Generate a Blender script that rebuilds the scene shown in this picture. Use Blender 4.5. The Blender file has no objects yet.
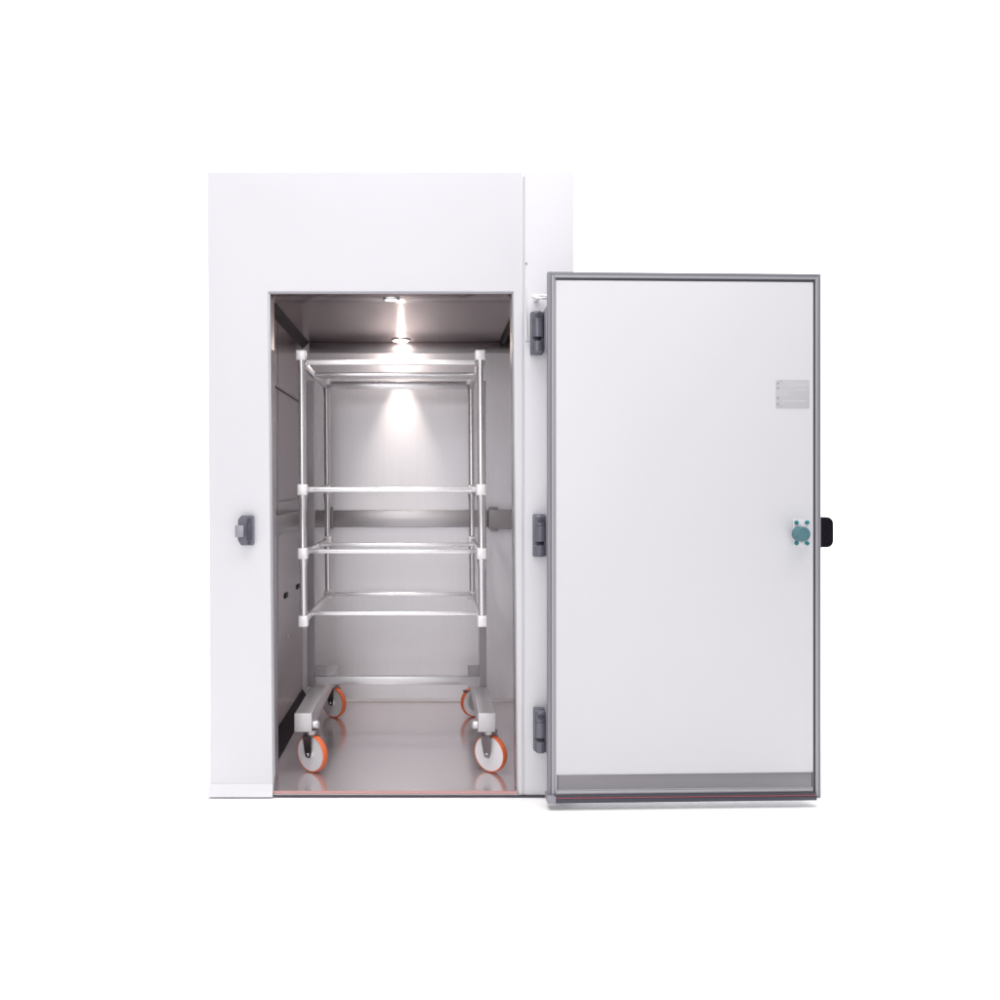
import bpy, bmesh, math
from mathutils import Vector, Matrix

# ---------------------------------------------------------------- camera, world, lights
S = bpy.context.scene
COL = S.collection
D = 3.5            # camera distance to the front of the chamber
ZC = 1.23          # camera height

cd = bpy.data.cameras.new("camera")
cam = bpy.data.objects.new("camera", cd)
COL.objects.link(cam)
cam.location = (0, -D, ZC)
cam.rotation_euler = (math.pi / 2, 0, 0)
cd.sensor_width = 36
cd.lens = 0.882 * 36
cd.shift_x = 0.069
cd.shift_y = -0.013
cd.clip_end = 100
S.camera = cam

w = bpy.data.worlds.new("World")
S.world = w
w.use_nodes = True
w.node_tree.nodes["Background"].inputs[0].default_value = (0.985, 0.985, 1.0, 1)
w.node_tree.nodes["Background"].inputs[1].default_value = 0.44

S.view_settings.view_transform = 'Standard'
S.view_settings.look = 'None'
S.view_settings.exposure = 0
S.view_settings.gamma = 1
S.view_settings.use_curve_mapping = False
try:
    S.cycles.max_bounces = 10
    S.cycles.glossy_bounces = 6
    S.cycles.diffuse_bounces = 5
    S.cycles.sample_clamp_indirect = 6
except Exception:
    pass


def area(name, loc, target, sx, sy, power, color=(1, 1, 1)):
    l = bpy.data.lights.new(name, 'AREA')
    l.shape = 'RECTANGLE'
    l.size = sx
    l.size_y = sy
    l.energy = power
    l.color = color
    o = bpy.data.objects.new(name, l)
    COL.objects.link(o)
    o.location = loc
    d = Vector(target) - Vector(loc)
    o.rotation_euler = d.to_track_quat('-Z', 'Y').to_euler()
    return o


area("overhead_softbox", (0.3, -1.4, 6.6), (0.3, -1.2, 0), 7, 4, 428, (1, 0.985, 1))
area("front_softbox", (-1.2, -5.4, 3.3), (0, 0, 1.3), 2.6, 2.0, 62, (1, 0.99, 1.0))
fill = area("added_chamber_fill", (-0.5, -6.0, 1.5), (-0.05, 1.5, 0.50), 2.2, 1.6, 2.2, (1, 0.99, 1.0))  # added fill light, aimed through the doorway to lift the back wall
fill.data.spread = math.radians(42)
area("background_lamp", (0.0, 2.6, 6.5), (0, 6.7, 3.2), 14, 2, 1150, (1, 1, 1))


def spot(name, loc, target, power, size_deg, blend, radius, color):
    l = bpy.data.lights.new(name, 'SPOT')
    l.energy = power
    l.spot_size = math.radians(size_deg)
    l.spot_blend = blend
    l.shadow_soft_size = radius
    l.color = color
    o = bpy.data.objects.new(name, l)
    COL.objects.link(o)
    o.location = loc
    d = Vector(target) - Vector(loc)
    o.rotation_euler = d.to_track_quat('-Z', 'Y').to_euler()
    return o


LAMP_A = (-0.163, 0.115)     # downlight in the header, x / y
LAMP_B = (-0.168, 1.425)     # downlight close to the back wall
spot("front_lamp_light", (LAMP_A[0], LAMP_A[1], 1.985), (LAMP_A[0], LAMP_A[1] + 0.30, 0), 22, 120, 0.6, 0.03, (1, 0.93, 0.86))
spot("rear_lamp_light", (LAMP_B[0], LAMP_B[1], 2.02), (LAMP_B[0], LAMP_B[1] + 0.10, 0), 38, 49, 1.0, 0.014, (1, 0.87, 0.78))
l = bpy.data.lights.new("rear_lamp_glow", 'POINT')
l.energy = 1.7
l.color = (1, 0.86, 0.77)
l.shadow_soft_size = 0.012
o = bpy.data.objects.new("rear_lamp_glow", l)
COL.objects.link(o)
o.location = (LAMP_B[0], LAMP_B[1], 2.005)


# ---------------------------------------------------------------- materials
def mat(name, color, metal=0.0, rough=0.5, coat=0.0, emit=None, emit_s=0.0,
        grain=None, grain_scale=40, rough_var=0.0, bump=0.0, col_var=0.0, spec=0.5, aniso=0.0):
    m = bpy.data.materials.new(name)
    m.use_nodes = True
    nt = m.node_tree
    b = nt.nodes["Principled BSDF"]
    b.inputs["Base Color"].default_value = (*color, 1)
    b.inputs["Metallic"].default_value = metal
    b.inputs["Roughness"].default_value = rough
    b.inputs["Coat Weight"].default_value = coat
    b.inputs["Coat Roughness"].default_value = 0.15
    b.inputs["Specular IOR Level"].default_value = spec
    if emit:
        b.inputs["Emission Color"].default_value = (*emit, 1)
        b.inputs["Emission Strength"].default_value = emit_s
    if grain:
        tc = nt.nodes.new("ShaderNodeTexCoord")
        mp = nt.nodes.new("ShaderNodeMapping")
        mp.inputs["Scale"].default_value = grain
        nz = nt.nodes.new("ShaderNodeTexNoise")
        nz.inputs["Scale"].default_value = grain_scale
        nz.inputs["Detail"].default_value = 4
        nt.links.new(tc.outputs["Object"], mp.inputs["Vector"])
        nt.links.new(mp.outputs["Vector"], nz.inputs["Vector"])
        if rough_var:
            mr = nt.nodes.new("ShaderNodeMapRange")
            mr.inputs["To Min"].default_value = max(0, rough - rough_var)
            mr.inputs["To Max"].default_value = min(1, rough + rough_var)
            nt.links.new(nz.outputs["Fac"], mr.inputs["Value"])
            nt.links.new(mr.outputs["Result"], b.inputs["Roughness"])
        if col_var:
            mx = nt.nodes.new("ShaderNodeMix")
            mx.data_type = 'RGBA'
            mx.inputs[6].default_value = (*[c * (1 - col_var) for c in color], 1)
            mx.inputs[7].default_value = (*[min(1, c * (1 + col_var)) for c in color], 1)
            nt.links.new(nz.outputs["Fac"], mx.inputs[0])
            nt.links.new(mx.outputs[2], b.inputs["Base Color"])
        if bump:
            bp = nt.nodes.new("ShaderNodeBump")
            bp.inputs["Strength"].default_value = bump
            bp.inputs["Distance"].default_value = 0.002
            nt.links.new(nz.outputs["Fac"], bp.inputs["Height"])
            nt.links.new(bp.outputs["Normal"], b.inputs["Normal"])
    return m


M = {}
M['ground'] = mat("white_studio_floor", (0.93, 0.93, 0.935), rough=0.9, spec=0.1, grain=(1, 1, 1), grain_scale=3, col_var=0.01)
M['white'] = mat("white_coated_sheet", (0.685, 0.678, 0.704), rough=0.38, spec=0.35, grain=(1, 1, 1), grain_scale=1.5, rough_var=0.04, col_var=0.008)
M['door_white'] = mat("white_door_sheet", (0.65, 0.643, 0.667), rough=0.36, spec=0.35, grain=(1, 1, 1), grain_scale=1.5, rough_var=0.04, col_var=0.008)
M['wall'] = mat("stainless_wall_sheet", (0.89, 0.885, 0.92), metal=0.25, rough=0.40, grain=(1, 1, 0.04), grain_scale=60, rough_var=0.06, col_var=0.04, bump=0.03)
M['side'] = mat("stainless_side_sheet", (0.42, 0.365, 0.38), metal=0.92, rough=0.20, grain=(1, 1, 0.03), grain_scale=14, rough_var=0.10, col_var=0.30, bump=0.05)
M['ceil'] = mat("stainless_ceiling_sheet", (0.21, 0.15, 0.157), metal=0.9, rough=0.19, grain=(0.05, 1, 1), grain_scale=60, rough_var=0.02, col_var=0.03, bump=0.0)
M['floor'] = mat("stainless_floor_sheet", (0.68, 0.635, 0.65), metal=0.7, rough=0.20, grain=(0.05, 1, 1), grain_scale=20, rough_var=0.04, col_var=0.02, bump=0.008)
M['trim'] = mat("brushed_trim", (0.42, 0.40, 0.41), metal=1, rough=0.35, grain=(0.04, 1, 1), grain_scale=60, rough_var=0.06, col_var=0.05)
M['cove'] = mat("bright_cove_trim", (0.62, 0.615, 0.64), metal=0.4, rough=0.55)
M['tube'] = mat("polished_stainless_tube", (0.74, 0.72, 0.735), metal=0.85, rough=0.22, grain=(1, 1, 0.1), grain_scale=40, rough_var=0.05)
M['brk'] = mat("dull_bracket_steel", (0.36, 0.34, 0.355), metal=0.5, rough=0.5)
M['rail'] = mat("bright_satin_rail", (0.82, 0.80, 0.82), metal=0.75, rough=0.28, grain=(0.1, 1, 1), grain_scale=40, rough_var=0.05)
M['post'] = mat("satin_stainless_post", (0.24, 0.22, 0.235), metal=0.8, rough=0.32, grain=(1, 1, 0.1), grain_scale=40, rough_var=0.05)
M['beam'] = mat("satin_stainless_beam", (0.62, 0.61, 0.625), metal=0.75, rough=0.34, grain=(1, 0.1, 1), grain_scale=40, rough_var=0.05)
M['clamp'] = mat("pale_clamp", (0.80, 0.78, 0.79), metal=0.35, rough=0.35)
M['cap'] = mat("grey_beam_cap", (0.60, 0.585, 0.60), metal=0.4, rough=0.4)
M['fork'] = mat("caster_fork_steel", (0.40, 0.37, 0.38), metal=1, rough=0.3)
M['nylon'] = mat("white_nylon_hub", (0.88, 0.87, 0.89), rough=0.4)
M['tyre'] = mat("orange_polyurethane", (0.80, 0.16, 0.05), rough=0.4)
M['alu'] = mat("grey_door_profile", (0.24, 0.235, 0.26), metal=0.15, rough=0.45)
M['alu_l'] = mat("light_door_profile", (0.37, 0.36, 0.39), metal=0.15, rough=0.4)
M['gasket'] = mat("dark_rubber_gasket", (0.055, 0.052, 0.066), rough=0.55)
M['red'] = mat("red_sill_seal", (0.36, 0.10, 0.12), rough=0.5)
M['pink'] = mat("faded_pink_seal", (0.55, 0.31, 0.30), rough=0.5)
M['kick'] = mat("brushed_kick_plate", (0.235, 0.225, 0.24), metal=0.5, rough=0.4, grain=(0.03, 1, 1), grain_scale=60, rough_var=0.06, col_var=0.05)
M['slate'] = mat("slate_hinge_plastic", (0.135, 0.135, 0.165), metal=0.2, rough=0.32)
M['slate_d'] = mat("dark_slate_plastic", (0.05, 0.05, 0.07), rough=0.4)
M['leaf'] = mat("grey_hinge_leaf", (0.30, 0.29, 0.33), metal=0.2, rough=0.4)
M['handle'] = mat("black_handle_plastic", (0.006, 0.003, 0.009), rough=0.5, spec=0.15)
M['teal'] = mat("teal_knob_plastic", (0.070, 0.175, 0.20), rough=0.4)
M['teal_d'] = mat("teal_bolt", (0.0, 0.20, 0.22), rough=0.4)
M['label'] = mat("grey_rating_label", (0.50, 0.49, 0.51), rough=0.4)
M['ink'] = mat("faint_grey_print", (0.36, 0.35, 0.37), rough=0.5)
M['ink_l'] = mat("pale_print", (0.58, 0.57, 0.59), rough=0.5)
M['joint'] = mat("panel_joint_sealant", (0.60, 0.59, 0.61), rough=0.6)
M['black'] = mat("black_slot", (0.006, 0.006, 0.008), rough=0.6)
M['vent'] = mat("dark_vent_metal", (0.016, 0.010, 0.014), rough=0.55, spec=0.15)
M['lens'] = mat("lit_lamp_lens", (1, 1, 1), rough=0.3, emit=(1, 0.95, 0.9), emit_s=14)
M['lens_b'] = mat("lit_dome_lens", (1, 1, 1), rough=0.3, emit=(1, 0.93, 0.87), emit_s=18)
M['bezel'] = mat("lamp_bezel", (0.7, 0.68, 0.68), metal=1, rough=0.3)
M['steel'] = mat("bright_steel_screw", (0.75, 0.75, 0.77), metal=1, rough=0.25)


# ---------------------------------------------------------------- mesh helpers
def bm_box(bm, x0, x1, y0, y1, z0, z1, bevel=0.0, seg=2):
    vs = [bm.verts.new((x, y, z)) for x in (x0, x1) for y in (y0, y1) for z in (z0, z1)]
    idx = [(0, 1, 3, 2), (4, 6, 7, 5), (0, 4, 5, 1), (2, 3, 7, 6), (0, 2, 6, 4), (1, 5, 7, 3)]
    fs = [bm.faces.new([vs[i] for i in f]) for f in idx]
    if bevel:
        es = list({e for f in fs for e in f.edges})
        bmesh.ops.bevel(bm, geom=es, offset=bevel, segments=seg, affect='EDGES', profile=0.5)
    return vs


def bm_prism(bm, pts0, pts1):
    """loft two equal closed rings of points"""
    a = [bm.verts.new(p) for p in pts0]
    b = [bm.verts.new(p) for p in pts1]
    n = len(a)
    bm.faces.new(a)
    bm.faces.new(list(reversed(b)))
    for i in range(n):
        j = (i + 1) % n
        bm.faces.new((a[j], a[i], b[i], b[j]))


def bm_rod(bm, p0, p1, r0, r1=None, n=20, caps=True):
    r1 = r0 if r1 is None else r1
    p0, p1 = Vector(p0), Vector(p1)
    d = (p1 - p0).normalized()
    u = d.orthogonal().normalized()
    v = d.cross(u)
    ring = lambda p, r: [bm.verts.new(p + (u * math.cos(2 * math.pi * i / n) + v * math.sin(2 * math.pi * i / n)) * r) for i in range(n)]
    a, b = ring(p0, r0), ring(p1, r1)
    for i in range(n):
        j = (i + 1) % n
        f = bm.faces.new((a[i], a[j], b[j], b[i]))
        f.smooth = True
    if caps:
        bm.faces.new(list(reversed(a)))
        bm.faces.new(b)


def bm_lathe(bm, profile, origin, axis, n=32):
    """profile = [(along axis, radius)]"""
    o = Vector(origin)
    d = Vector(axis).normalized()
    u = d.orthogonal().normalized()
    v = d.cross(u)
    rings = []
    for t, r in profile:
        if r <= 1e-6:
            rings.append([bm.verts.new(o + d * t)])
        else:
            rings.append([bm.verts.new(o + d * t + (u * math.cos(2 * math.pi * i / n) + v * math.sin(2 * math.pi * i / n)) * r) for i in range(n)])
    for a, b in zip(rings, rings[1:]):
        for i in range(n):
            j = (i + 1) % n
            if len(a) == 1 and len(b) == 1:
                continue
            if len(a) == 1:
                f = bm.faces.new((a[0], b[j], b[i]))
            elif len(b) == 1:
                f = bm.faces.new((a[i], a[j], b[0]))
            else:
                f = bm.faces.new((a[i], a[j], b[j], b[i]))
            f.smooth = True


def obj(name, bm, m, parent=None, label=None, smooth_angle=None):
    bmesh.ops.recalc_face_normals(bm, faces=bm.faces)
    me = bpy.data.meshes.new(name)
    bm.to_mesh(me)
    bm.free()
    me.materials.append(m)
    if smooth_angle:
        for p in me.polygons:
            p.use_smooth = True
        me.set_sharp_from_angle(angle=math.radians(smooth_angle))
    o = bpy.data.objects.new(name, me)
    COL.objects.link(o)
    if parent:
        o.parent = parent
        o.matrix_parent_inverse = Matrix.Identity(4)
        # geometry is written in world coordinates relative to the thing's base
        r = parent
        while r is not None:
            if r.type == 'EMPTY' or r.get('pivot'):
                pass
            r = r.parent
    if label:
        o['label'] = label
    return o


def box(name, m, parent, x0, x1, y0, y1, z0, z1, bevel=0.0, label=None, seg=2):
    bm = bmesh.new()
    bm_box(bm, x0, x1, y0, y1, z0, z1, bevel, seg)
    return obj(name, bm, m, parent, label, smooth_angle=35 if bevel else None)


def thing(name, label, cat, loc=(0, 0, 0)):
    o = bpy.data.objects.new(name, None)
    COL.objects.link(o)
    o.location = loc
    o['label'] = label
    o['category'] = cat
    o.empty_display_size = 0.1
    return o


# ---------------------------------------------------------------- setting
bm = bmesh.new()
vs = [bm.verts.new(p) for p in ((-14, -12, 0), (14, -12, 0), (14, 5.5, 0), (-14, 5.5, 0))]
bm.faces.new(vs)
g = obj("ground", bm, M['ground'])
g['kind'] = 'structure'

bm = bmesh.new()
prof = [(5.5, 0.0)]
for i in range(1, 9):
    a = math.pi / 2 * i / 8
    prof.append((5.5 + 1.2 * math.sin(a), 1.2 - 1.2 * math.cos(a)))
prof.append((6.7, 9.0))
prev = None
for y, z in prof:
    cur = (bm.verts.new((-14, y, z)), bm.verts.new((14, y, z)))
    if prev:
        f = bm.faces.new((prev[0], prev[1], cur[1], cur[0]))
        f.smooth = True
    prev = cur
b = obj("backdrop", bm, M['ground'])
b['kind'] = 'structure'

# ---------------------------------------------------------------- chamber
ch = thing("chamber", "tall white walk-in chamber with an open stainless doorway and its white door swung wide open", "cold room")

XL, XR = -0.889, 0.5675          # outer faces
ZT = 2.482
Z0 = 0.006
YB = 1.66                        # outer back
IXL, IXR = -0.730, 0.505         # inner walls
IY = 1.523
IZ = 2.052
OT = 2.004                       # doorway top
# doorway jambs lean very slightly, as in the photograph
OLt, OLb = -0.646, -0.627
ORt, ORb = 0.326, 0.345
FT = 0.085                       # front panel thickness
JX = 0.369                       # vertical panel joint

def quad_prism(bm, pts, y0, y1):
    bm_prism(bm, [(x, y0, z) for x, z in pts], [(x, y1, z) for x, z in pts])

XLb = XL + 0.012
# front wall: left jamb, header and right jamb as one folded panel, right infill panel apart
bm = bmesh.new()
outer = [(XLb, Z0), (XL, ZT), (JX - 0.0035, ZT), (JX - 0.0035, Z0), (ORb, Z0), (ORt, OT), (OLt, OT), (OLb, Z0)]
a = [bm.verts.new((x, 0, z)) for x, z in outer]
c = [bm.verts.new((x, FT, z)) for x, z in outer]
def q(v):
    bm.faces.new(v)
# front/back faces split to quads
for r, rev in ((a, False), (c, True)):
    for ids in ((0, 7, 6, 1), (1, 6, 5, 2), (2, 5, 4, 3)):
        f = [r[i] for i in ids]
        q(f if not rev else list(reversed(f)))
for i in range(8):
    j = (i + 1) % 8
    q((a[i], a[j], c[j], c[i]))
es = [e for e in bm.edges if abs(e.verts[0].co.y) < 1e-6 and abs(e.verts[1].co.y) < 1e-6 and len(e.link_faces) == 2
      and abs(e.link_faces[0].normal.dot(e.link_faces[1].normal)) < 0.5]
bmesh.ops.recalc_face_normals(bm, faces=bm.faces)
es = [e for e in bm.edges if abs(e.verts[0].co.y) < 1e-6 and abs(e.verts[1].co.y) < 1e-6 and len(e.link_faces) == 2
      and e.link_faces[0].normal.dot(e.link_faces[1].normal) < 0.5]
bmesh.ops.bevel(bm, geom=es, offset=0.005, segments=3, affect='EDGES', profile=0.5)
obj("front_panel", bm, M['white'], ch, smooth_angle=35)
box("side_panel", M['white'], ch, JX + 0.0035, XR, 0.0, FT, Z0, ZT, 0.004, label="narrow white panel right of the doorway, behind the hinges")
box("panel_joint", M['joint'], ch, JX - 0.0045, JX + 0.0045, 0.0035, 0.03, Z0 + 0.002, ZT - 0.018)

# body shell
box("outer_wall", M['white'], ch, XL, IXL - 0.004, FT + 0.002, YB, Z0, ZT - 0.002, 0.003, label="white outer wall on the left side")
box("outer_wall", M['white'], ch, IXR + 0.004, XR, FT + 0.002, YB, Z0, ZT - 0.002, 0.003, label="white outer wall on the right side")
box("outer_wall", M['white'], ch, IXL - 0.002, IXR + 0.002, IY + 0.006, YB - 0.002, Z0, ZT - 0.004, label="white outer wall at the back")
box("roof", M['white'], ch, IXL - 0.002, IXR + 0.002, FT + 0.004, IY + 0.004, IZ + 0.006, ZT - 0.006)

# stainless lining
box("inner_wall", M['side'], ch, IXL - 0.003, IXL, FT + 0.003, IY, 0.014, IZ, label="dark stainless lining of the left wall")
box("inner_wall", M['wall'], ch, IXR, IXR + 0.003, FT + 0.003, IY, 0.014, IZ, label="stainless lining of the right wall")
box("back_wall", M['wall'], ch, IXL, IXR, IY, IY + 0.003, 0.014, IZ)
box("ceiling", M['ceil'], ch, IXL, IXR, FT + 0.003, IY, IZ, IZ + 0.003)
bm = bmesh.new()
bm_prism(bm, [(OLb + 0.0, 0.0, 0.0062), (ORb - 0.0, 0.0, 0.0062), (ORb - 0.0, 0.0, 0.012), (OLb, 0.0, 0.012)],
         [(OLb, FT + 0.003, 0.0062), (ORb, FT + 0.003, 0.0062), (ORb, FT + 0.003, 0.012), (OLb, FT + 0.003, 0.012)])
bm_box(bm, IXL - 0.003, IXR + 0.003, FT + 0.0031, IY + 0.003, 0.0062, 0.012)
obj("chamber_floor", bm, M['floor'], ch)
# header inside, holds the first lamp
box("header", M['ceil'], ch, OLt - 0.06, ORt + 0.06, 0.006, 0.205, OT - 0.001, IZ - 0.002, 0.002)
# door frame reveal (thin stainless edging)
bm = bmesh.new()
def reveal(xt, xb, sgn):
    t = 0.004 * sgn
    r0 = [(xt, 0.004, OT - 0.002), (xt + t, 0.004, OT - 0.002), (xb + t, 0.004, 0.0125), (xb, 0.004, 0.0125)]
    r1 = [(x, FT + 0.02, z) for x, _, z in r0]
    bm_prism(bm, r0, r1)
reveal(OLt + 0.0005, OLb + 0.0005, 1)
reveal(ORt - 0.0005, ORb - 0.0005, -1)
obj("door_reveal", bm, M['trim'], ch)
box("door_reveal", M['alu_l'], ch, OLt + 0.002, ORt - 0.002, -0.0015, 0.012, OT - 0.006, OT - 0.0015, label="pale trim under the top of the doorway")
# dark gasket line down the left of the doorway
bm = bmesh.new()
bm_prism(bm, [(OLt + 0.0046, 0.002, OT - 0.007), (OLt + 0.0085, 0.002, OT - 0.007), (OLb + 0.0085, 0.002, 0.08), (OLb + 0.0046, 0.002, 0.08)],
         [(OLt + 0.0046, 0.014, OT - 0.007), (OLt + 0.0085, 0.014, OT - 0.007), (OLb + 0.0085, 0.014, 0.08), (OLb + 0.0046, 0.014, 0.08)])
obj("gasket", bm, M['leaf'], ch)

# contact shadow strip, flared skirting and sill
box("contact_shadow_strip", M['gasket'], ch, XLb + 0.001, XR - 0.001, -0.010, YB - 0.01, 0.0005, Z0 - 0.0005)  # dark strip standing in for the contact shadow under the chamber
def skirting(x0, x1, ext0, ext1):
    bm = bmesh.new()
    prof = [(-0.0005, 0.052), (-0.004, 0.046), (-0.009, 0.030), (-0.019, 0.012), (-0.022, 0.0065), (-0.0005, 0.0065)]
    def ring(x, e):
        return [(x + e * (-y / 0.022), y, z) for y, z in prof]
    bm_prism(bm, ring(x0, -ext0), ring(x1, ext1))
    obj("skirting", bm, M['white'], ch, smooth_angle=50)
skirting(XLb, OLb - 0.001, 0.008, 0.004)
box("sill_seal", M['pink'], ch, OLb + 0.001, ORb - 0.001, -0.004, 0.010, 0.0125, 0.022, 0.002)

# coving
bm = bmesh.new()
def cove(p, qd, n):
    bm_prism(bm, p, qd)
cove([(IXL + 0.001, IY - 0.001, 0.0125), (IXL + 0.001, IY - 0.012, 0.0125), (IXL + 0.001, IY - 0.001, 0.026)],
     [(IXR - 0.001, IY - 0.001, 0.0125), (IXR - 0.001, IY - 0.012, 0.0125), (IXR - 0.001, IY - 0.001, 0.026)], 0)
obj("cove_trim", bm, M['cove'], ch, label="bright cove strip where the back wall meets the floor")
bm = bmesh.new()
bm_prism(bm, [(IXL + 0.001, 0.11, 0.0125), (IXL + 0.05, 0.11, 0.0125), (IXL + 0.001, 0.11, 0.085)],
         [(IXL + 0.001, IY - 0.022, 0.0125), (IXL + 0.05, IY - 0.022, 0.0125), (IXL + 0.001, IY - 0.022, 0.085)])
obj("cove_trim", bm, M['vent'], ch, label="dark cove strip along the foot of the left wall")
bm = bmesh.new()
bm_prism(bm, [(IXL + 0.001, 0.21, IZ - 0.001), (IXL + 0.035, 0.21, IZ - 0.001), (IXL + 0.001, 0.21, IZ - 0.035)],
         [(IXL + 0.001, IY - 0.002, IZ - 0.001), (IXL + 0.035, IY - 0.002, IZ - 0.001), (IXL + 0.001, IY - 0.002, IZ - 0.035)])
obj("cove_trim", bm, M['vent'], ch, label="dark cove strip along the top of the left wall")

box("top_trim", M['trim'], ch, IXL + 0.037, IXR - 0.002, IY - 0.007, IY - 0.0005, IZ - 0.060, IZ - 0.0005, 0.001, label="grey trim strip along the top of the back wall")

# bumper rails
bm = bmesh.new()
bm_box(bm, IXL + 0.024, IXR - 0.001, IY - 0.022, IY - 0.0005, 1.003, 1.098, 0.003)
obj("bumper_rail", bm, M['trim'], ch, smooth_angle=35)
bm = bmesh.new()
bm_box(bm, IXL + 0.0005, IXL + 0.022, 0.16, IY - 0.0245, 1.003, 1.098, 0.003)
obj("bumper_rail", bm, M['trim'], ch, label="bumper rail along the left wall", smooth_angle=35)
# rail end bracket right of the trolley
bm = bmesh.new()
bm_box(bm, 0.325, IXR - 0.03, IY - 0.062, IY - 0.0225, 0.993, 1.103, 0.003)
bm_box(bm, 0.327, 0.378, IY - 0.064, IY - 0.02, 1.1035, 1.118, 0.003)
bm_box(bm, 0.337, 0.380, IY - 0.066, IY - 0.0235, 0.982, 0.9925, 0.003)
obj("rail_bracket", bm, M['brk'], ch, smooth_angle=35)
box("rail_bracket", M['brk'], ch, -0.570, -0.553, IY - 0.034, IY - 0.0225, 0.995, 1.115, 0.002, label="slim bracket on the back rail beside the rear left upright")

# left wall: vertical seams, slots, studs
bm = bmesh.new()
for y in (0.70,):
    bm_box(bm, IXL + 0.0005, IXL + 0.0018, y, y + 0.004, 0.09, 1.0)
    bm_box(bm, IXL + 0.0005, IXL + 0.0018, y, y + 0.004, 1.101, IZ - 0.04)
obj("wall_seam", bm, M['side'], ch)
for y in (0.60, 0.94, 1.34):
    box("wall_slot", M['black'], ch, IXL + 0.0005, IXL + 0.005, y - 0.045, y + 0.040, 0.672, 0.698, 0.002)
for y, z in ((0.62, 0.468), (0.98, 0.471)):
    bm = bmesh.new()
    bm_lathe(bm, [(0, 0.007), (0.006, 0.006), (0.008, 0)], (IXL + 0.0005, y, z), (1, 0, 0), 12)
    obj("wall_stud", bm, M['steel'], ch)
# upper shelf-hook strip on the left wall
box("hook_strip", M['brk'], ch, IXL + 0.0035, IXL + 0.010, 0.5, IY - 0.03, 1.70, 1.713, 0.002)
box("hook_strip", M['brk'], ch, IXL + 0.0035, IXL + 0.010, 0.5, IY - 0.03, 1.158, 1.168, 0.002, label="slim strip just above the bumper rail on the left wall")

# vent on the ceiling at the right
bm = bmesh.new()
bm_box(bm, 0.392, 0.410, 0.83, 1.48, IZ - 0.022, IZ - 0.001)
bm_box(bm, 0.480, 0.498, 0.83, 1.48, IZ - 0.022, IZ - 0.001)
for i in range(14):
    y = 0.84 + i * 0.047
    bm_box(bm, 0.4105, 0.4795, y, y + 0.012, IZ - 0.018, IZ - 0.001)
obj("ceiling_vent", bm, M['vent'], ch)

# lamps
def lamp(x, y, z, r, label):
    bm = bmesh.new()
    bm_lathe(bm, [(0, r * 1.35), (0.006, r * 1.25), (0.009, r * 1.05), (0.004, r * 1.0), (0.0, r)], (x, y, z - 0.0005), (0, 0, -1), 32)
    l = obj("ceiling_lamp", bm, M['bezel'], ch, label)
    bm = bmesh.new()
    bm_lathe(bm, [(0.0005, r * 0.98), (0.006, r * 0.9), (0.0085, r * 0.55), (0.0095, 0)], (x, y, z - 0.0005), (0, 0, -1), 32)
    obj("lamp_lens", bm, M['lens'], l)
def dome_lamp(x, y, z, r, label):
    bm = bmesh.new()
    bm_lathe(bm, [(0, r * 1.2), (0.005, r * 1.2), (0.007, r * 1.05), (0.003, r * 1.0), (0.0, r)], (x, y, z - 0.0005), (0, 0, -1), 32)
    l = obj("ceiling_lamp", bm, M['bezel'], ch, label)
    bm = bmesh.new()
    bm_lathe(bm, [(0.0005, r * 0.98), (0.006, r * 0.93), (0.010, r * 0.75), (0.013, r * 0.45), (0.014, 0)], (x, y, z - 0.0005), (0, 0, -1), 32)
    obj("lamp_lens", bm, M['lens_b'], l)
lamp(LAMP_A[0], LAMP_A[1], OT - 0.001, 0.026, "lit round downlight at the front edge of the ceiling")
dome_lamp(LAMP_B[0], LAMP_B[1], IZ, 0.045, "lit round downlight close to the back wall")

# strike plate for the latch on the left jamb
bm = bmesh.new()
sx0, sx1, sz0, sz1 = -0.760, -0.700, 1.000, 1.118
pts = [(sx0 + 0.012, sz0), (sx1 - 0.004, sz0), (sx1, sz0 + 0.004), (sx1, sz1 - 0.004), (sx1 - 0.004, sz1), (sx0 + 0.014, sz1), (sx0, sz1 - 0.016), (sx0, sz0 + 0.02)]
quad_prism(bm, pts, -0.030, -0.0005)
st = obj("latch_strike", bm, M['slate'], ch)
bev = st.modifiers.new("bevel", 'BEVEL'); bev.width = 0.003; bev.segments = 2
box("strike_roller", M['leaf'], st, sx0 - 0.008, sx0 + 0.026, -0.047, -0.0305, 1.033, 1.08, 0.003)
bm = bmesh.new()
bm_box(bm, sx0 + 0.034, sx1 - 0.006, -0.034, -0.0305, 1.02, 1.09, 0.001)
bm_lathe(bm, [(0, 0.009), (0.003, 0.008), (0.0035, 0)], (sx1 - 0.016, -0.0305, 1.100), (0, -1, 0), 14)
bm_lathe(bm, [(0, 0.007), (0.003, 0.006), (0.0035, 0)], (sx1 - 0.016, -0.0305, 1.010), (0, -1, 0), 14)
obj("strike_slot", bm, M['slate_d'], st, smooth_angle=35)

# small fittings above the top hinge
bm = bmesh.new()
bm_rod(bm, (0.383, 0.001, 1.812), (0.383, -0.016, 1.812), 0.005, n=10)
bm_box(bm, 0.374, 0.392, -0.014, -0.0005, 1.808, 1.816, 0.001)
obj("wall_clip", bm, M['joint'], ch)
bm = bmesh.new()
bm_lathe(bm, [(0, 0.0045), (0.003, 0.003), (0.0035, 0)], (0.378, -0.0005, 2.117), (0, -1, 0), 10)
obj("screw_head", bm, M['leaf'], ch)
bm = bmesh.new()
bm_rod(bm, (0.375, -0.0035, 2.02), (0.383, -0.004, 1.818), 0.0017, n=8)
obj("alarm_wire", bm, M['joint'], ch)
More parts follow.
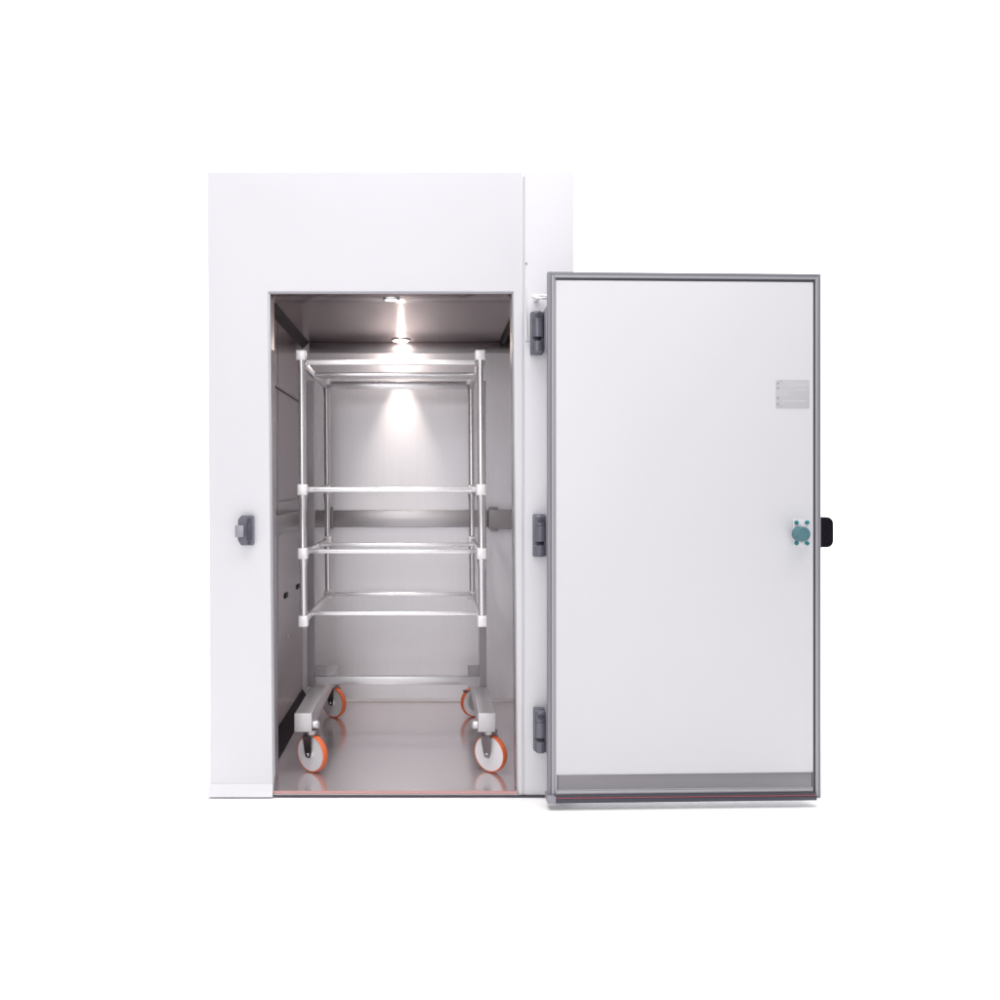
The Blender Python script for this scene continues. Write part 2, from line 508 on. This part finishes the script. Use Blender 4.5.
# closer eye bracket
bm = bmesh.new()
cx, cz = 0.431, 1.974
N = 20
ringo = []
for i in range(N):
    a_ = 2 * math.pi * i / N
    p = Vector((cx + 0.034 * math.cos(a_), -0.050 + 0.030 * math.sin(a_), cz + 0.012 * math.sin(a_)))
    ringo.append(p)
for i in range(N):
    bm_rod(bm, ringo[i], ringo[(i + 1) % N], 0.0055, n=8)
bm_box(bm, 0.408, 0.425, -0.052, -0.0005, cz - 0.010, cz + 0.006, 0.002)
obj("eye_bracket", bm, M['clamp'], ch, smooth_angle=50)

# ---------------------------------------------------------------- door (hinged, swung fully open)
DL, DW = 0.4455, 1.057           # left edge x, width
DZ0, DZ1 = 0.031, 2.051
DY0 = -0.143                     # inner face at the hinge edge
ANG = math.radians(1.9)          # a little short of flat
DT = 0.085
def dpt(u, v, z):
    """door frame: u along its width, v outwards towards the camera, z up"""
    return (DL + u * math.cos(ANG) + v * math.sin(ANG), DY0 + u * math.sin(ANG) - v * math.cos(ANG), z)

def dtransform(bm):
    for v in bm.verts:
        v.co = Vector(dpt(v.co.x, v.co.y, v.co.z))

def dbox(name, m, parent, u0, u1, v0, v1, z0, z1, bevel=0.0, label=None):
    bm = bmesh.new()
    bm_box(bm, u0, u1, v0, v1, z0, z1, bevel)
    dtransform(bm)
    return obj(name, bm, m, parent, label, smooth_angle=35 if bevel else None)

def dframe(name, m, parent, o, t, v0, v1, bevel=0.0, ob=None):
    """rectangular frame, o = inset from the door outline, t = width"""
    bm = bmesh.new()
    zb = DZ0 + (o if ob is None else ob)
    bm_box(bm, o, o + t, v0, v1, zb, DZ1 - o, bevel)
    bm_box(bm, DW - o - t, DW - o, v0, v1, zb, DZ1 - o, bevel)
    bm_box(bm, o + t + 0.0002, DW - o - t - 0.0002, v0, v1 - 0.0004, DZ1 - o - t, DZ1 - o, bevel)
    bm_box(bm, o + t + 0.0002, DW - o - t - 0.0002, v0, v1 - 0.0004, zb, zb + t, bevel)
    dtransform(bm)
    return obj(name, bm, m, parent, smooth_angle=35)

door = dbox("door", M['white'], ch, 0.022, DW - 0.022, -DT, -0.014, DZ0 + 0.022, DZ1 - 0.022, 0.003, label="white insulated door swung open, seen from inside")
dbox("inner_panel", M['door_white'], door, 0.030, DW - 0.030, -0.013, -0.002, DZ0 + 0.022, DZ1 - 0.032, 0.004)
dframe("outer_profile", M['alu'], door, 0.0, 0.0135, -0.030, -0.004, 0.0015)
dframe("inner_profile", M['alu_l'], door, 0.0138, 0.0095, -0.0139, 0.001, 0.002, ob=0.0138)
dbox("gasket", M['alu_l'], door, 0.0235, 0.0295, -0.0139, -0.0025, DZ0 + 0.014, DZ1 - 0.0235, 0.001, label="pale gasket down the hinge side of the door")
dbox("gasket", M['gasket'], door, DW - 0.0295, DW - 0.0245, -0.0139, -0.0025, DZ0 + 0.014, DZ1 - 0.0235, 0.001, label="dark gasket down the free edge of the door")
dbox("gasket", M['gasket'], door, 0.0298, DW - 0.0298, -0.0139, -0.0025, DZ1 - 0.0315, DZ1 - 0.0235, 0.001, label="dark gasket under the top rail of the door")
# bottom edge: dark lip, red seal, dark lip
bm = bmesh.new()
bm_box(bm, 0.022, DW - 0.024, 0.0015, 0.010, DZ0 + 0.019, DZ0 + 0.028, 0.002)
dtransform(bm)
obj("bottom_seal", bm, M['gasket'], door, smooth_angle=35)
bm = bmesh.new()
bm_box(bm, 0.024, DW - 0.026, 0.0015, 0.008, DZ0 + 0.014, DZ0 + 0.0185, 0.001)
dtransform(bm)
obj("bottom_seal", bm, M['red'], door, label="thin red seal along the foot of the door", smooth_angle=35)
bm = bmesh.new()
bm_box(bm, 0.020, DW - 0.022, -0.02, 0.010, DZ0 - 0.003, DZ0 + 0.0135, 0.002)
dtransform(bm)
obj("bottom_seal", bm, M['slate_d'], door, label="dark bottom lip of the door", smooth_angle=35)
dbox("corner_block", M['leaf'], door, -0.004, 0.029, -0.05, 0.012, DZ0 - 0.004, DZ0 + 0.026, 0.004)
dbox("kick_plate", M['kick'], door, 0.038, DW - 0.038, -0.0018, 0.0005, DZ0 + 0.046, DZ0 + 0.101, 0.0005)
for u in (0.0345, DW - 0.0375):
    dbox("plate_edge", M['gasket'], door, u, u + 0.003, -0.0018, 0.0015, DZ0 + 0.045, DZ0 + 0.103)
dbox("bottom_strip", M['alu_l'], door, 0.034, DW - 0.034, -0.0018, 0.004, DZ0 + 0.030, DZ0 + 0.042, 0.002)

# rating label
lb = dbox("rating_label", M['label'], door, 0.880, 1.010, -0.0018, -0.0008, 1.533, 1.642, 0.0003)
for z, h, u0, u1 in ((1.628, .008, .882, .892), (1.610, .008, .882, .892), (1.572, .009, .882, .892), (1.548, .009, .882, .892), (1.636, .003, .895, .905), (1.540, .003, .895, .905)):
    dbox("label_mark", M['ink'], door, u0, u1, -0.0006, -0.0003, z - h / 2, z + h / 2)
for z, u0, u1 in ((1.620, 0.93, 0.998), (1.603, 0.955, 0.998), (1.560, 0.905, 0.995), (1.585, 0.9, 0.93)):
    dbox("label_line", M['ink_l'], door, u0, u1, -0.0006, -0.0003, z - 0.0025, z + 0.0025)

# inner release knob, plate and bolts
KU, KZ = 0.976, 1.054
kp = dbox("knob_plate", M['white'], door, KU - 0.031, KU + 0.031, -0.0018, 0.006, KZ - 0.052, KZ + 0.052, 0.003)
bm = bmesh.new()
bm_lathe(bm, [(0.006, 0.024), (0.012, 0.024), (0.015, 0.030), (0.044, 0.029), (0.052, 0.025), (0.054, 0.018), (0.055, 0.0)], (0, 0, 0), (0, 1, 0), 36)
for v in bm.verts:
    v.co.x += KU - 0.012; v.co.z += KZ - 0.003
dtransform(bm)
obj("release_knob", bm, M['teal'], door, smooth_angle=40)
for du, dz in ((-0.021, 0.040), (0.021, 0.040), (-0.021, -0.040), (0.021, -0.040)):
    bm = bmesh.new()
    bm_lathe(bm, [(0.0062, 0.0085), (0.012, 0.0085), (0.014, 0.006), (0.0142, 0)], (0, 0, 0), (0, 1, 0), 6)
    for v in bm.verts:
        v.co.x += KU + du; v.co.z += KZ + dz
    dtransform(bm)
    obj("knob_bolt", bm, M['teal_d'], door)

# outer pull handle, on the far side of the door, reaching past its free edge
bm = bmesh.new()
hu0, hu1, hz0, hz1 = DW - 0.03, DW + 0.093, 0.991, 1.111
pts = []
for i in range(9):
    a_ = -math.pi / 2 + math.pi / 2 * i / 8
    pts.append((hu1 - 0.026 + 0.026 * math.cos(a_), hz0 + 0.026 + 0.026 * math.sin(a_)))
for i in range(9):
    a_ = math.pi / 2 * i / 8
    pts.append((hu1 - 0.026 + 0.026 * math.cos(a_), hz1 - 0.026 + 0.026 * math.sin(a_)))
pts += [(hu0, hz1), (hu0, hz0)]
bm_prism(bm, [(x, -DT - 0.006, z) for x, z in pts], [(x, -DT - 0.034, z) for x, z in pts])
dtransform(bm)
hd = obj("door_handle", bm, M['handle'], door, smooth_angle=40)
bev = hd.modifiers.new("bevel", 'BEVEL'); bev.width = 0.005; bev.segments = 3; bev.limit_method = 'ANGLE'

# hinges
def hinge(zc, x0, label):
    zb, zt = zc - 0.084, zc + 0.084
    x1 = x0 + 0.048
    bm = bmesh.new()
    bm_box(bm, x0, x1, -0.030, -0.0008, zb, zt, 0.004)
    h = obj("hinge", bm, M['slate'], ch, label, smooth_angle=35)
    xm = (x0 + x1) / 2
    bm = bmesh.new()
    # rounded caps and knuckle barrels
    bm_lathe(bm, [(0, 0.0), (0, 0.019), (0.002, 0.022), (0.036, 0.022), (0.042, 0.017), (0.043, 0)], (xm, -0.050, zt - 0.046), (0, 0, 1), 28)
    bm_lathe(bm, [(0, 0.0), (0, 0.0235), (0.060, 0.0235), (0.060, 0)], (xm + 0.001, -0.052, zc - 0.021), (0, 0, 1), 28)
    bm_lathe(bm, [(0, 0.0), (0.001, 0.017), (0.006, 0.022), (0.044, 0.022), (0.052, 0.012), (0.056, 0.0)], (xm, -0.050, zb + 0.002), (0, 0, 1), 28)
    obj("hinge_knuckle", bm, M['slate'], h, smooth_angle=40)
    bm = bmesh.new()
    bm_lathe(bm, [(0, 0.0), (0, 0.012), (0.006, 0.010), (0.008, 0)], (xm, -0.068, zt - 0.022), (0, -1, 0), 18)
    obj("hinge_screw", bm, M['slate_d'], h, smooth_angle=40)
    box("hinge_stop", M['slate_d'], h, x1 - 0.010, x1 - 0.0005, -0.062, -0.0305, zb + 0.012, zc - 0.022, 0.001)
    box("hinge_leaf", M['leaf'], h, x1 + 0.0005, DL + 0.001, -0.118, -0.020, zb + 0.004, zt + 0.002, 0.002)
hinge(1.836, 0.392, "top hinge of the door")
hinge(1.039, 0.402, "middle hinge of the door")
hinge(0.274, 0.404, "bottom hinge of the door")

# ---------------------------------------------------------------- trolley
tr = thing("trolley", "stainless steel rack trolley on four orange-tyred castors parked inside the open chamber", "trolley")
FZ = 0.012                       # chamber floor level
YF, YM, YR = 0.292, 0.745, 1.198
TL, TR = -0.557, 0.211           # uprights
PL, PR = -0.580, 0.245           # mid posts
BL, BR = -0.541, 0.236           # base beams
TOPZ = 1.818
L1, L2, L3 = 1.218, 0.944, 0.654
TOPR = 1.763

# base beams
for x, lab in ((BL, "base beam at the left, over two castors"), (BR, "base beam at the right, over two castors")):
    bm = bmesh.new()
    bm_box(bm, x - 0.036, x + 0.036, 0.235, 1.250, 0.195, 0.272, 0.003)
    be = obj("base_beam", bm, M['beam'], tr, lab, smooth_angle=35)
    bm = bmesh.new()
    bm_box(bm, x - 0.037, x + 0.037, 0.229, 0.2345, 0.194, 0.273, 0.002)
    obj("beam_cap", bm, M['cap'], be, smooth_angle=35)
    # rounded locating peg on the inner side
    sg = 1 if x < 0 else -1
    bm = bmesh.new()
    bm_lathe(bm, [(0, 0.018), (0.016, 0.018), (0.026, 0.014), (0.030, 0.0)], (x + sg * 0.0375, 0.27, 0.215), (sg, 0, 0), 20)
    obj("beam_peg", bm, M['beam'], be)
# mid posts with gusset feet
for x in (PL, PR):
    sg = 1 if x < 0 else -1
    bm = bmesh.new()
    dx = 0.004
    bm_prism(bm, [(x - 0.017 + dx, YM - 0.017, 0.273), (x + 0.017 + dx, YM - 0.017, 0.273), (x + 0.017 + dx, YM + 0.017, 0.273), (x - 0.017 + dx, YM + 0.017, 0.273)],
             [(x - 0.017, YM - 0.017, 1.74), (x + 0.017, YM - 0.017, 1.74), (x + 0.017, YM + 0.017, 1.74), (x - 0.017, YM + 0.017, 1.74)])
    obj("post", bm, M['post'], tr)
    bm = bmesh.new()
    xg = x + dx + sg * 0.0175
    bm_box(bm, min(xg, xg + sg * 0.055), max(xg, xg + sg * 0.055), YM - 0.003, YM + 0.003, 0.323, 0.372)
    obj("gusset", bm, M['post'], tr)
box("cross_rail", M['beam'], tr, PL + 0.0285, PR - 0.008, YM - 0.020, YM + 0.020, 0.283, 0.3205, 0.002, label="square cross rail low down between the two base beams")

# corner uprights with their clamps
LEAN = 0.009
def ux(x, z):
    return x + LEAN * (TOPZ - z) / (TOPZ - L3)
R_UP = 0.0150
def upright(x, y):
    bm = bmesh.new()
    # a tube that swells into a collar under every clamp
    zs = [(L3 - 0.02, R_UP), (L2 - 0.075, R_UP), (L2 - 0.022, 0.0205), (L2, 0.0205), (L2 + 0.02, R_UP),
          (L1 - 0.075, R_UP), (L1 - 0.022, 0.0205), (L1, 0.0205), (L1 + 0.02, R_UP),
          (TOPZ - 0.095, R_UP), (TOPZ - 0.045, 0.0205), (TOPZ - 0.02, 0.0205)]
    n = 24
    prev = None
    for z, r in zs:
        cur = [bm.verts.new((ux(x, z) + r * math.cos(2 * math.pi * i / n), y + r * math.sin(2 * math.pi * i / n), z)) for i in range(n)]
        if prev:
            for i in range(n):
                j = (i + 1) % n
                f = bm.faces.new((prev[i], prev[j], cur[j], cur[i]))
                f.smooth = True
        prev = cur
    u = obj("upright", bm, M['tube'], tr)
    for z in (L1, L2, L3):
        bm = bmesh.new()
        bm_box(bm, ux(x, z) - 0.021, ux(x, z) + 0.021, y - 0.021, y + 0.021, z - 0.024, z + 0.024, 0.006, 3)
        obj("tube_clamp", bm, M['clamp'], u, smooth_angle=50)
    bm = bmesh.new()
    bm_box(bm, ux(x, TOPZ) - 0.0215, ux(x, TOPZ) + 0.0215, y - 0.0215, y + 0.0215, TOPZ - 0.044, TOPZ, 0.004, 3)
    obj("tube_cap", bm, M['clamp'], u, smooth_angle=50)
for x in (TL, TR):
    for y in (YF, YR):
        upright(x, y)

# side arms front to back
for x, px in ((TL, PL), (TR, PR)):
    for z in (TOPR, L1, L2, L3):
        bm = bmesh.new()
        X = ux(x, z)
        bm_box(bm, X - 0.009, X + 0.009, YF + 0.0215, YR - 0.0215, z - 0.014, z + 0.014, 0.003)
        pxx = px + 0.004 * (1.74 - z) / 1.46
        # short stub to the mid post
        if x < 0:
            bm_box(bm, pxx + 0.0172, X - 0.0095, YM - 0.012, YM + 0.012, z - 0.012, min(z + 0.012, 1.739)) if pxx + 0.0172 < X - 0.0095 else None
        else:
            bm_box(bm, X + 0.0095, pxx - 0.0172, YM - 0.012, YM + 0.012, z - 0.012, min(z + 0.012, 1.739)) if X + 0.0095 < pxx - 0.0172 else None
        obj("side_arm", bm, M['tube'], tr, smooth_angle=35)

# cross rails
def rail(y, z, r, m=None, x0=None, x1=None):
    bm = bmesh.new()
    a0 = (ux(TL, z) + 0.0095) if x0 is None else x0
    a1 = (ux(TR, z) - 0.0095) if x1 is None else x1
    bm_box(bm, a0, a1, y - r, y + r, z - r, z + r, 0.003, 3)
    obj("shelf_rail", bm, m or M['rail'], tr, smooth_angle=35)
def flat_rail(y, z, h, dpt_, m=None, ins=0.0095):
    bm = bmesh.new()
    bm_box(bm, ux(TL, z) + ins, ux(TR, z) - ins, y - dpt_ / 2, y + dpt_ / 2, z - h / 2, z + h / 2, min(h, dpt_) * 0.2)
    obj("shelf_rail", bm, m or M['rail'], tr, smooth_angle=35)
flat_rail(YF, 1.765, 0.022, 0.024, M['clamp'], ins=0.0217)
flat_rail(0.72, 1.763, 0.018, 0.10)
flat_rail(YR, 1.772, 0.040, 0.022, ins=0.0217)
rail(YF + 0.035, L1 + 0.001, 0.0105)
rail(YR, L1, 0.010, x0=ux(TL, L1) + 0.0217, x1=ux(TR, L1) - 0.0217)
rail(YF + 0.12, L2 + 0.001, 0.0095)
rail(YF + 0.52, L2 + 0.004, 0.0095)
rail(YF + 0.16, L3 + 0.010, 0.0085)
rail(YR - 0.03, L3 + 0.01, 0.009)

# castors
WR = 0.080
def castor(x, y, az, label, brake=False):
    """az = direction the visible hub face points to, degrees from -Y towards -X"""
    a_ = math.radians(az)
    n = Vector((-math.sin(a_), -math.cos(a_), 0))      # wheel axis
    t = Vector((-n.y, n.x, 0)) * (1 if az > 0 else -1)                        # rolling direction
    trail = 0.006
    hub_c = Vector((x, y, FZ + WR)) + t * trail
    swivel = Vector((x, y, 0))
    bm = bmesh.new()
    bm_rod(bm, swivel + Vector((0, 0, 0.178)), swivel + Vector((0, 0, 0.1945)), 0.034, n=24)
    bm_rod(bm, swivel + Vector((0, 0, 0.166)), swivel + Vector((0, 0, 0.178)), 0.026, 0.030, n=24)
    c_ = obj("castor", bm, M['fork'], tr, label, smooth_angle=40)
    bm = bmesh.new()
    def plate(side):
        off = n * (side * 0.0245)
        th = n * (side * 0.003)
        c0 = hub_c + off
        top = swivel + off + Vector((0, 0, 0.168))
        prof = [top - t * 0.027, top + t * 0.027, c0 + t * 0.020 + Vector((0, 0, 0.010)), c0 + t * 0.012 - Vector((0, 0, 0.013)), c0 - t * 0.012 - Vector((0, 0, 0.013)), c0 - t * 0.020 + Vector((0, 0, 0.010))]
        bm_prism(bm, prof, [p + th for p in prof])
    plate(1); plate(-1)
    top = swivel + Vector((0, 0, 0.165))
    cs = [top + n * 0.0275 - t * 0.024, top + n * 0.0275 + t * 0.026, top - n * 0.0275 + t * 0.026, top - n * 0.0275 - t * 0.024]
    bm_prism(bm, cs, [p + Vector((0, 0, 0.0045)) + Vector((0, 0, 0.0)) for p in cs])
    obj("fork", bm, M['fork'], c_)
    bm = bmesh.new()
    bm_lathe(bm, [(-0.019, 0.0), (-0.019, 0.012), (-0.012, 0.016), (-0.010, 0.050), (-0.012, 0.0735), (0.012, 0.0735), (0.010, 0.050), (0.012, 0.016), (0.019, 0.012), (0.019, 0)], hub_c, n, 40)
    obj("wheel", bm, M['nylon'], c_, smooth_angle=40)
    bm = bmesh.new()
    bm_lathe(bm, [(-0.0125, 0.0737), (-0.014, 0.0745), (-0.013, 0.0780), (-0.008, WR), (0.008, WR), (0.013, 0.0780), (0.014, 0.0745), (0.0125, 0.0737)], hub_c, n, 48)
    obj("tyre", bm, M['tyre'], c_, smooth_angle=60)
    bm = bmesh.new()
    bm_rod(bm, hub_c - n * 0.0345, hub_c + n * 0.0345, 0.0065, n=6)
    obj("axle_bolt", bm, M['steel'], c_)
    if brake:
        bm = bmesh.new()
        cc = hub_c + n * 0.029 + t * 0.004
        ring = []
        for i in range(16):
            b_ = 2 * math.pi * i / 16
            ring.append(cc + t * (0.050 * math.cos(b_)) + Vector((0, 0, 0.012 + 0.056 * math.sin(b_))))
        bm_prism(bm, ring, [p - n * 0.003 for p in ring])
        obj("brake_housing", bm, M['beam'], c_)
        bm = bmesh.new()
        p = swivel + Vector((0, 0, 0.160))
        bm_prism(bm, [p + t * 0.028 + n * 0.018, p + t * 0.028 - n * 0.018, p + t * 0.033 - n * 0.018, p + t * 0.033 + n * 0.018],
                 [p + t * 0.070 + n * 0.014 + Vector((0, 0, -0.012)), p + t * 0.070 - n * 0.014 + Vector((0, 0, -0.012)),
                  p + t * 0.070 - n * 0.014 + Vector((0, 0, -0.006)), p + t * 0.070 + n * 0.014 + Vector((0, 0, -0.006))])
        obj("brake_pedal", bm, M['slate_d'], c_)
castor(-0.513, 0.277, 36, "front left castor with a white wheel and orange tyre")
castor(0.250, 0.277, 40, "front right castor with a white wheel and orange tyre")
castor(-0.517, 1.172, 40, "rear left castor with an orange tyre")
castor(0.236, 1.185, -28, "rear right castor turned the other way", True)
